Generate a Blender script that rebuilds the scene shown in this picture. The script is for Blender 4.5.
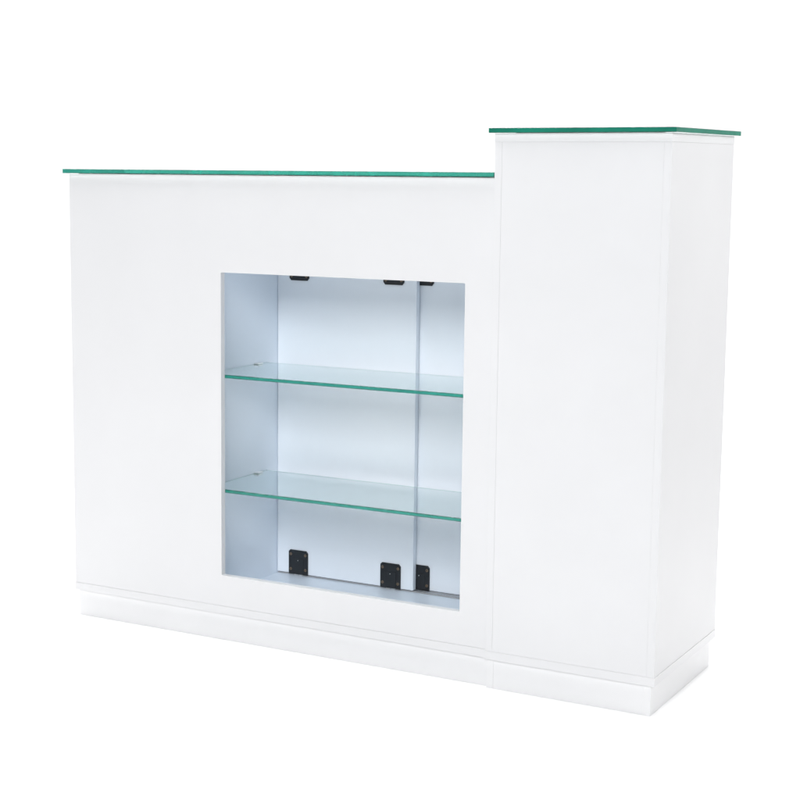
import bpy, bmesh, math
from mathutils import Vector, Matrix

# ------------------------------------------------------------------ scene
for o in list(bpy.data.objects):
    bpy.data.objects.remove(o)
scene = bpy.context.scene
COL = scene.collection
scene.render.engine = 'CYCLES'
cy = scene.cycles
cy.use_denoising = True
cy.max_bounces = 32
cy.diffuse_bounces = 8
cy.glossy_bounces = 12
cy.transmission_bounces = 32
cy.transparent_max_bounces = 16
cy.caustics_refractive = True
cy.caustics_reflective = True
cy.blur_glossy = 0.3
cy.sample_clamp_indirect = 60.0
scene.view_settings.view_transform = 'Standard'
scene.view_settings.look = 'None'
scene.view_settings.exposure = 0.0
scene.view_settings.gamma = 1.0

# ------------------------------------------------------------------ dimensions (metres)
W1 = 1.1231            # low counter width
W = 1.5                # whole width
H1 = 1.0942            # top of low counter body
H2 = 1.1854            # top of tall cabinet body
D = 0.4104             # depth
P = 0.010              # tall cabinet stands this far in front of the counter
PL = 0.066             # plinth height
INS = 0.0085           # plinth set-back
T = 0.016              # board thickness
STRIP = 0.0185         # visible edge of the base board
NL, NR, NB, NT = 0.4370, 1.0558, 0.1588, 0.8727   # opening in the counter front
FZ = 0.0855            # niche floor
XL, XR = 0.3840, 1.1070                           # niche side walls
DY = 0.335             # front face of the nearer sliding door

# ------------------------------------------------------------------ materials
def new_mat(name):
    m = bpy.data.materials.new(name)
    m.use_nodes = True
    nt = m.node_tree
    nt.nodes.clear()
    out = nt.nodes.new('ShaderNodeOutputMaterial')
    return m, nt, out

def laminate(name, col, rough=0.42, spec=0.4, bump=0.05, vary=0.012):
    """melamine faced board: faint mottling and a fine orange-peel surface"""
    m, nt, out = new_mat(name)
    b = nt.nodes.new('ShaderNodeBsdfPrincipled')
    b.inputs['Roughness'].default_value = rough
    b.inputs['Specular IOR Level'].default_value = spec
    tc = nt.nodes.new('ShaderNodeTexCoord')
    n1 = nt.nodes.new('ShaderNodeTexNoise')
    n1.inputs['Scale'].default_value = 5.0
    n1.inputs['Detail'].default_value = 5.0
    nt.links.new(tc.outputs['Object'], n1.inputs['Vector'])
    ramp = nt.nodes.new('ShaderNodeValToRGB')
    ramp.color_ramp.elements[0].position = 0.3
    ramp.color_ramp.elements[1].position = 0.7
    ramp.color_ramp.elements[0].color = tuple(c * (1 - vary) for c in col) + (1,)
    ramp.color_ramp.elements[1].color = tuple(min(1, c * (1 + vary)) for c in col) + (1,)
    nt.links.new(n1.outputs['Fac'], ramp.inputs['Fac'])
    nt.links.new(ramp.outputs['Color'], b.inputs['Base Color'])
    n2 = nt.nodes.new('ShaderNodeTexNoise')
    n2.inputs['Scale'].default_value = 420.0
    n2.inputs['Detail'].default_value = 2.0
    nt.links.new(tc.outputs['Object'], n2.inputs['Vector'])
    bp = nt.nodes.new('ShaderNodeBump')
    bp.inputs['Strength'].default_value = bump
    bp.inputs['Distance'].default_value = 0.0006
    nt.links.new(n2.outputs['Fac'], bp.inputs['Height'])
    nt.links.new(bp.outputs['Normal'], b.inputs['Normal'])
    nt.links.new(b.outputs['BSDF'], out.inputs['Surface'])
    return m

def glass(name, density, col=(0.05, 0.675, 0.565)):
    m, nt, out = new_mat(name)
    b = nt.nodes.new('ShaderNodeBsdfPrincipled')
    b.inputs['Base Color'].default_value = (1, 1, 1, 1)
    b.inputs['Roughness'].default_value = 0.0
    b.inputs['IOR'].default_value = 1.52
    b.inputs['Transmission Weight'].default_value = 1.0
    nt.links.new(b.outputs['BSDF'], out.inputs['Surface'])
    v = nt.nodes.new('ShaderNodeVolumeAbsorption')
    v.inputs['Color'].default_value = col + (1,)
    v.inputs['Density'].default_value = density
    nt.links.new(v.outputs['Volume'], out.inputs['Volume'])
    return m

def ground_edge(name, density, share, col, vcol=(0.05, 0.675, 0.565)):
    """machined glass edge: part clear, part frosted so that it scatters the green"""
    m = glass(name, density, vcol)
    nt = m.node_tree
    out = next(n for n in nt.nodes if n.type == 'OUTPUT_MATERIAL')
    g = next(n for n in nt.nodes if n.type == 'BSDF_PRINCIPLED')
    d = nt.nodes.new('ShaderNodeBsdfPrincipled')
    d.inputs['Roughness'].default_value = 0.45
    d.inputs['Specular IOR Level'].default_value = 0.2
    tc = nt.nodes.new('ShaderNodeTexCoord')
    n = nt.nodes.new('ShaderNodeTexNoise')
    n.inputs['Scale'].default_value = 14.0
    n.inputs['Detail'].default_value = 4.0
    nt.links.new(tc.outputs['Object'], n.inputs['Vector'])
    ramp = nt.nodes.new('ShaderNodeValToRGB')
    ramp.color_ramp.elements[0].position = 0.35
    ramp.color_ramp.elements[1].position = 0.65
    ramp.color_ramp.elements[0].color = tuple(c * 0.85 for c in col) + (1,)
    ramp.color_ramp.elements[1].color = tuple(c * 1.15 for c in col) + (1,)
    nt.links.new(n.outputs['Fac'], ramp.inputs['Fac'])
    nt.links.new(ramp.outputs['Color'], d.inputs['Base Color'])
    mx = nt.nodes.new('ShaderNodeMixShader')
    mx.inputs['Fac'].default_value = share
    nt.links.new(g.outputs['BSDF'], mx.inputs[1])
    nt.links.new(d.outputs['BSDF'], mx.inputs[2])
    nt.links.new(mx.outputs['Shader'], out.inputs['Surface'])
    return m

def plain(name, col, rough, metal=0.0, spec=0.5, grain=0.0):
    m, nt, out = new_mat(name)
    b = nt.nodes.new('ShaderNodeBsdfPrincipled')
    b.inputs['Base Color'].default_value = col + (1,)
    b.inputs['Roughness'].default_value = rough
    b.inputs['Metallic'].default_value = metal
    b.inputs['Specular IOR Level'].default_value = spec
    if grain:
        tc = nt.nodes.new('ShaderNodeTexCoord')
        n = nt.nodes.new('ShaderNodeTexNoise')
        n.inputs['Scale'].default_value = 300
        nt.links.new(tc.outputs['Object'], n.inputs['Vector'])
        mr = nt.nodes.new('ShaderNodeMapRange')
        mr.inputs['To Min'].default_value = max(0.02, rough - grain)
        mr.inputs['To Max'].default_value = rough + grain
        nt.links.new(n.outputs['Fac'], mr.inputs['Value'])
        nt.links.new(mr.outputs['Result'], b.inputs['Roughness'])
    nt.links.new(b.outputs['BSDF'], out.inputs['Surface'])
    return m

M_WHITE = laminate('white_melamine', (0.692, 0.692, 0.702))
M_EDGE = laminate('white_edge_band', (0.692, 0.692, 0.702), rough=0.35)
M_PLINTH = laminate('white_plinth_melamine', (0.77, 0.77, 0.778))
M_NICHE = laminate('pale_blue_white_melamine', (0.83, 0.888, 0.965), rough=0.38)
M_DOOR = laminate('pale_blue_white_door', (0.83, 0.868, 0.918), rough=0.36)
M_GLASS = glass('green_float_glass', 6.0)
M_SHELF = glass('green_shelf_glass', 9.0, (0.03, 0.69, 0.62))
M_DEEP = glass('dark_green_float_glass', 10.5)
M_GLASS_E = ground_edge('green_glass_ground_edge', 6.0, 0.5, (0.055, 0.48, 0.37))
M_DEEP_E = ground_edge('dark_green_glass_ground_edge', 10.5, 0.92, (0.006, 0.19, 0.125))
M_SHELF_E = ground_edge('shelf_glass_ground_edge', 9.0, 0.55, (0.03, 0.36, 0.28), (0.03, 0.69, 0.62))
M_BLACK = plain('black_plastic', (0.012, 0.014, 0.017), 0.45, grain=0.12)
M_SCREW = plain('bronze_screw', (0.22, 0.16, 0.11), 0.35, metal=0.6)
M_CHROME = plain('chrome', (0.88, 0.87, 0.85), 0.28, metal=1.0)
M_GAP_SHADE = plain('dark_gap_shade', (0.06, 0.055, 0.05), 0.6)  # near-black colour stands for the shade between glass and board
M_TRACK = plain('track_groove', (0.36, 0.36, 0.37), 0.5)
M_FLOOR = laminate('white_paper', (0.93, 0.93, 0.93), rough=0.9, spec=0.1, bump=0.02, vary=0.004)

# ------------------------------------------------------------------ mesh helpers
def add_box(bm, x0, x1, y0, y1, z0, z1, bevel=0.0008, mat=0, seg=2):
    vs = [bm.verts.new(v) for v in ((x0, y0, z0), (x1, y0, z0), (x1, y1, z0), (x0, y1, z0),
                                    (x0, y0, z1), (x1, y0, z1), (x1, y1, z1), (x0, y1, z1))]
    fs = [bm.faces.new([vs[i] for i in f]) for f in ((0, 3, 2, 1), (4, 5, 6, 7), (0, 1, 5, 4),
                                                    (1, 2, 6, 5), (2, 3, 7, 6), (3, 0, 4, 7))]
    for f in fs:
        f.material_index = mat
    if bevel:
        es = list({e for f in fs for e in f.edges})
        bmesh.ops.bevel(bm, geom=es, offset=bevel, segments=seg, profile=0.5, affect='EDGES',
                        material=mat, clamp_overlap=True)

def add_prism(bm, pts, y0, y1, mat=0):
    """outline pts (x, z) counter-clockwise seen from the front, extruded from y0 back to y1"""
    a = [bm.verts.new((x, y0, z)) for x, z in pts]
    b = [bm.verts.new((x, y1, z)) for x, z in pts]
    n = len(pts)
    fs = [bm.faces.new(a), bm.faces.new(list(reversed(b)))]
    for i in range(n):
        fs.append(bm.faces.new((a[i], b[i], b[(i + 1) % n], a[(i + 1) % n])))
    for f in fs:
        f.material_index = mat

def add_disc(bm, cx, cz, r, y0, y1, mat=0, n=16):
    add_prism(bm, [(cx + r * math.cos(2 * math.pi * i / n), cz + r * math.sin(2 * math.pi * i / n))
                   for i in range(n)], y0, y1, mat)

def obj(name, bm, mats, parent=None, smooth=False):
    bmesh.ops.recalc_face_normals(bm, faces=bm.faces[:])
    me = bpy.data.meshes.new(name)
    bm.to_mesh(me)
    bm.free()
    for m in (mats if isinstance(mats, (list, tuple)) else [mats]):
        me.materials.append(m)
    if smooth:
        for p in me.polygons:
            p.use_smooth = True
    o = bpy.data.objects.new(name, me)
    COL.objects.link(o)
    if parent:
        o.parent = parent
    return o

def boxes(name, lst, mats, parent=None, bevel=0.00035):
    bm = bmesh.new()
    for b in lst:
        add_box(bm, *b[:6], bevel=bevel, mat=b[6] if len(b) > 6 else 0)
    return obj(name, bm, mats, parent)

def rounded_rect(x0, x1, z0, z1, r, n=5):
    pts = []
    for cx, cz, a0 in ((x1 - r, z0 + r, -90), (x1 - r, z1 - r, 0), (x0 + r, z1 - r, 90), (x0 + r, z0 + r, 180)):
        for i in range(n + 1):
            a = math.radians(a0 + 90 * i / n)
            pts.append((cx + r * math.cos(a), cz + r * math.sin(a)))
    return pts

# ------------------------------------------------------------------ the setting
def build_setting():
    # flat white floor, then a sweep that curves up behind the desk (seamless paper)
    bm = bmesh.new()
    v = [bm.verts.new(c) for c in ((-14, -12, 0), (14, -12, 0), (14, 4.0, 0), (-14, 4.0, 0))]
    bm.faces.new(v)
    f = obj('floor', bm, M_FLOOR)
    f['kind'] = 'structure'
    bm = bmesh.new()
    prof = [(3.9, -0.004)]
    R = 1.5
    for i in range(13):
        a = math.radians(90 * i / 12)
        prof.append((4.0 + R * math.sin(a), R * (1 - math.cos(a)) - 0.004))
    prof.append((4.0 + R, 5.5))
    l = [bm.verts.new((-14, y, z)) for y, z in prof]
    r = [bm.verts.new((14, y, z)) for y, z in prof]
    for i in range(len(prof) - 1):
        bm.faces.new((l[i], r[i], r[i + 1], l[i + 1]))
    b = obj('backdrop', bm, M_FLOOR, smooth=True)
    b['kind'] = 'structure'
build_setting()

# ------------------------------------------------------------------ the reception desk
desk = bpy.data.objects.new('reception_desk', None)
COL.objects.link(desk)
desk.empty_display_size = 0.2
desk['label'] = 'white reception desk with green-edged glass tops, open two-shelf display niche and taller right end'
desk['category'] = 'reception desk'

E = 0.0001   # hairline joint between boards

# --- low counter: carcass boards behind the front
low = boxes('low_cabinet', [
    (0.0, T, T + E, D, PL + STRIP + E, H1 - T - E),                       # left end
    (0.0, W1 - 0.001, T + E, D, H1 - T, H1),                              # top board
    (T + E, XL - T - E, D - T, D, PL + STRIP + E, H1 - T - E),            # back of the closed left bay
    (XL, XR, D - T, D, 0.9 + T, H1 - T - E),                              # rail above the doors
], M_WHITE, desk)
boxes('base_board', [(-0.0012, W1 - 0.0006, -0.0008, D, PL, PL + STRIP)], M_EDGE, low)

# counter front: one sheet with a rounded rectangular opening
def front_with_opening():
    bm = bmesh.new()
    y0, y1 = 0.0, T
    inner = rounded_rect(NL, NR, NB, NT, 0.003)
    outer = [(0.0, PL + STRIP + E), (W1 - 0.0008, PL + STRIP + E), (W1 - 0.0008, H1), (0.0, H1)]
    # outer order: BL, BR, TR, TL ; inner groups of 6: BR, TR, TL, BL
    def ring(y):
        return [bm.verts.new((x, y, z)) for x, z in outer], [bm.verts.new((x, y, z)) for x, z in inner]
    oF, iF = ring(y0)
    oB, iB = ring(y1)
    g = [range(0, 6), range(6, 12), range(12, 18), range(18, 24)]      # BR TR TL BL
    corner = [1, 2, 3, 0]
    for o_, i_, flip in ((oF, iF, False), (oB, iB, True)):
        for k in range(4):
            seg = [i_[j] for j in g[k]]
            c = o_[corner[k]]
            for a, b in zip(seg[:-1], seg[1:]):
                bm.faces.new((c, b, a))
            nk = (k + 1) % 4
            bm.faces.new((c, o_[corner[nk]], i_[g[nk][0]], seg[-1]))
    for k in range(4):
        bm.faces.new((oF[k], oF[(k + 1) % 4], oB[(k + 1) % 4], oB[k]))
    n = len(inner)
    for k in range(n):
        bm.faces.new((iF[k], iF[(k + 1) % n], iB[(k + 1) % n], iB[k]))
    bmesh.ops.recalc_face_normals(bm, faces=bm.faces[:])
    # break every sharp front edge a little
    es = [e for e in bm.edges if all(abs(v.co.y) < 1e-6 for v in e.verts)
          and len(e.link_faces) == 2 and e.calc_face_angle(0) > 1.0]
    bmesh.ops.bevel(bm, geom=es, offset=0.0007, segments=2, profile=0.5, affect='EDGES', clamp_overlap=True)
    return obj('front_panel', bm, M_WHITE, low)
front_with_opening()

# --- lining of the display niche
ZC = 0.900
boxes('display_niche', [
    (XL - T, XL, T + E, D, PL + STRIP + E, H1 - T - 2 * E),               # left wall
    (XR, XR + 0.0152, T + E, D, PL + STRIP + E, H1 - T - 2 * E),          # right wall
    (XL + E, XR - E, T + E, D, PL + STRIP + E, FZ + 0.001),               # floor sheet
    (XL + E, XR - E, T + E, D, ZC, ZC + T),                               # ceiling
    (XL + E, XR - E, D - 0.012, D, FZ + 0.0016, FZ + 0.03),               # unseen rail added to stop light leaking under the doors
], M_NICHE, desk)
FZ += 0.001

# --- sliding doors in two tracks
def sliding_door(x0, x1, y, plate_x):
    d = boxes('sliding_door', [(x0, x1, y, y + T, FZ + 0.0052, ZC - 0.0035)], M_DOOR, desk, bevel=0.001)
    z0 = FZ + 0.0052
    for px in plate_x:
        for low_end in (True, False):
            bm = bmesh.new()
            w, h, c = 0.0555, 0.061, 0.006
            base = 0.0 if low_end else None
            za, zb = (z0 - 0.0012, z0 + h) if low_end else (ZC - 0.0035 - h, ZC - 0.0025)
            if low_end:
                pts = [(px, za), (px + w, za), (px + w, zb - c), (px + w - c * 0.8, zb), (px + c * 0.7, zb), (px, zb - c * 0.7)]
            else:
                pts = [(px + c * 0.8, za), (px + w - c * 0.8, za), (px + w, za + c), (px + w, zb), (px, zb), (px, za + c)]
            add_prism(bm, pts, y - 0.0030, y + 0.0005)
            # raised rim round the plate and a shallow housing for the wheel
            ins = 0.012
            add_box(bm, px + ins, px + w - ins, y - 0.0040, y - 0.0029,
                    za + (0.002 if low_end else 0.020), zb - (0.020 if low_end else 0.002), bevel=0.0005)
            for sx in (px + 0.0065, px + w - 0.0065):
                for sz in ((za + 0.013, zb - 0.011) if low_end else (za + 0.011, zb - 0.013)):
                    add_disc(bm, sx, sz, 0.0036, y - 0.0042, y - 0.0029, mat=1)
                    add_box(bm, sx - 0.0024, sx + 0.0024, y - 0.0044, y - 0.0041, sz - 0.0004, sz + 0.0004, bevel=0, mat=0)
            # adjusting screw
            add_disc(bm, px + w * 0.5, zb - 0.026 if low_end else za + 0.026, 0.0011, y - 0.0049, y - 0.0039, mat=2)
            if low_end:   # little wheel just showing under the plate
                add_box(bm, px + 0.016, px + 0.026, y - 0.0022, y + 0.004, FZ + 0.0012, za, bevel=0.0004, mat=2)
                add_box(bm, px + 0.030, px + 0.040, y - 0.0022, y + 0.004, FZ + 0.0012, za, bevel=0.0004, mat=2)
            obj('roller_plate', bm, [M_BLACK, M_SCREW, M_CHROME], d)
    return d
sliding_door(XL + 0.0016, 0.7730, DY, (0.4213, 0.6845))
sliding_door(0.7150, XR - 0.0015, DY + 0.0220, (0.7525, 1.0150))
tr = boxes('door_track', [
    (XL + 0.001, XR - 0.001, DY + 0.0035, DY + 0.0125, FZ + 0.0004, FZ + 0.0030),
    (XL + 0.001, XR - 0.001, DY + 0.0255, DY + 0.0345, FZ + 0.0004, FZ + 0.0030),
], M_TRACK, desk, bevel=0.0004)

# --- glass shelves on chrome clips
def slab(name, x0, x1, y0, y1, z0, z1, mat, edge_mat, parent):
    """glass sheet: polished faces, ground edges with small arrises"""
    bm = bmesh.new()
    add_box(bm, x0, x1, y0, y1, z0, z1, bevel=0.0008, mat=0, seg=1)
    bm.normal_update()
    for f in bm.faces:
        f.material_index = 0 if abs(f.normal.z) > 0.3 else 1
    return obj(name, bm, [mat, edge_mat], parent)

for z in (0.6335, 0.3617):
    s = slab('glass_shelf', XL + 0.0010, XR - 0.0010, T + 0.0025, 0.281, z - 0.0080, z, M_SHELF, M_SHELF_E, desk)
    for side in (-1, 1):
        for yc in (0.060, 0.236):
            bm = bmesh.new()
            xw = XL if side < 0 else XR
            a, b = (xw, xw + 0.014) if side < 0 else (xw - 0.014, xw)
            add_box(bm, a, b, yc - 0.011, yc + 0.011, z + 0.0004, z + 0.0032, bevel=0.0010)     # upper jaw
            add_box(bm, a, b, yc - 0.011, yc + 0.011, z - 0.0130, z - 0.0084, bevel=0.0012)     # lower jaw
            bx = (xw + 0.0001, xw + 0.0008) if side < 0 else (xw - 0.0008, xw - 0.0001)
            add_box(bm, bx[0], bx[1], yc - 0.009, yc + 0.009, z - 0.0125, z + 0.0020, bevel=0)  # wall plate
            obj('shelf_clip', bm, M_CHROME, s)

# --- tall cabinet at the right end
ty0 = -P
tall = boxes('tall_cabinet', [
    (W1, W1 + T, ty0, D, PL + STRIP + E, H2 - T - 0.0018 - E),                     # left side
    (W - T, W, ty0, D, PL + STRIP + E, H2 - T - 0.0018 - E),                       # right side
    (W1 + T + E, W - T - E, D - T, D - 0.001, PL + STRIP + E, H2 - T - 0.0018 - E),# back
], M_WHITE, desk)
boxes('front_panel', [(W1 + T + E, W - T - E, ty0 + 0.0003, ty0 + T, PL + STRIP + E, H2 - T - 0.0018 - E)], M_WHITE, tall)
boxes('top_board', [(W1 - 0.0008, W + 0.0008, ty0 - 0.0008, D, H2 - T - 0.0018, H2)], M_EDGE, tall)
boxes('base_board', [(W1 - 0.0012, W + 0.0012, ty0 - 0.0005, D + 0.0008, PL, PL + STRIP)], M_EDGE, tall)

# --- plinths, set back under the base boards
boxes('plinth', [
    (0.0050, W1 - 0.0008, INS, INS + T, 0.0, PL - 0.0024),
    (0.0050, 0.0050 + T, INS + T + E, D - INS, 0.0, PL - 0.0024),
    (0.0050 + T + E, W1 - 0.0008, D - INS - T, D - INS, 0.0, PL - 0.0024),
], M_PLINTH, desk)
py0 = ty0 + INS
boxes('plinth', [
    (W1 + 0.0006, W1 + T, py0, D - INS, 0.0, PL - 0.0024),
    (W - INS - T, W - INS, py0, D - INS, 0.0, PL - 0.0024),
    (W1 + T + E, W - INS - T - E, py0 + 0.0003, py0 + T, 0.0, PL - 0.0024),
    (W1 + T + E, W - INS - T - E, D - INS - T, D - INS - 0.0005, 0.0, PL - 0.0024),
], M_PLINTH, desk)

# --- glass tops, with added dark strips for the shade in the gap below
GAP, GAP2, GT = 0.0014, 0.0007, 0.0102
og, o2 = 0.0113, 0.0106
gt = slab('glass_top', -og, W1 - 0.0016, -og, D + 0.010, H1 + GAP, H1 + GAP + GT, M_GLASS, M_GLASS_E, desk)
gt['label'] = 'long glass top with green edge over the low counter'
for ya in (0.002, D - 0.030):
    boxes('gap_shade_strip', [(0.028, W1 - 0.004, ya, ya + 0.012, H1 + 0.0001, H1 + GAP - 0.0001)], M_GAP_SHADE, gt, bevel=0)
gt = slab('glass_top', W1 - o2, W + o2, ty0 - o2, D + 0.014, H2 + GAP2, H2 + GAP2 + GT, M_DEEP, M_DEEP_E, desk)
gt['label'] = 'short glass top with dark green edge over the tall end'
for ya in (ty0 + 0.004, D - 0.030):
    boxes('gap_shade_strip', [(W1 + 0.045, W - 0.020, ya, ya + 0.012, H2 + 0.0001, H2 + GAP2 - 0.0001)], M_GAP_SHADE, gt, bevel=0)

# ------------------------------------------------------------------ light: a white photo studio
w = bpy.data.worlds.new('World')
scene.world = w
w.use_nodes = True
bg = w.node_tree.nodes['Background']
bg.inputs['Color'].default_value = (1.0, 1.0, 1.0, 1)
bg.inputs['Strength'].default_value = 0.13

def softbox(name, loc, target, sx, sy, power, col=(1, 1, 1), spread=180):
    l = bpy.data.lights.new(name, 'AREA')
    l.shape = 'RECTANGLE'
    l.size, l.size_y = sx, sy
    l.energy = power
    l.color = col
    l.spread = math.radians(spread)
    o = bpy.data.objects.new(name, l)
    o.location = loc
    o.rotation_euler = (Vector(target) - Vector(loc)).to_track_quat('-Z', 'Y').to_euler()
    COL.objects.link(o)
    return o
softbox('overhead_softbox', (-0.7, 0.3, 3.7), (-0.7, 0.3, 0), 5.4, 3.0, 162, spread=130)
softbox('side_softbox', (4.9, 1.3, 2.6), (1.5, 0.2, 1.5), 1.4, 1.4, 19, spread=70)
softbox('backdrop_softbox', (-3.0, 2.2, 4.8), (-3.2, 5.2, 1.4), 12.0, 1.2, 345)
softbox('key_softbox', (2.0, -4.2, 2.45), (0.75, 0, 0.7), 2.2, 1.3, 130, (0.97, 0.985, 1.0))

# ------------------------------------------------------------------ camera
cx, cyy, cz, yaw, pitch, roll, f_px, sx, sy = (2.53412290, -3.15948601, 1.11890641, -0.522003087,
                                               -0.138964755, 0.00574063635, 1644.93498, -74.6382925, -5.01095452)
cam = bpy.data.cameras.new('camera')
co = bpy.data.objects.new('camera', cam)
COL.objects.link(co)
fw = Vector((math.sin(yaw) * math.cos(pitch), math.cos(yaw) * math.cos(pitch), math.sin(pitch)))
rt = Vector((math.cos(yaw), -math.sin(yaw), 0))
up = rt.cross(fw)
rt2 = math.cos(roll) * rt + math.sin(roll) * up
up2 = -math.sin(roll) * rt + math.cos(roll) * up
m = Matrix((rt2, up2, -fw)).transposed().to_4x4()
m.translation = Vector((cx, cyy, cz))
co.matrix_world = m
cam.sensor_fit = 'HORIZONTAL'
cam.sensor_width = 36.0
cam.lens = f_px / 800.0 * 36.0
cam.shift_x = -sx / 800.0
cam.shift_y = sy / 800.0
cam.clip_start = 0.05
cam.clip_end = 100.0
scene.camera = co
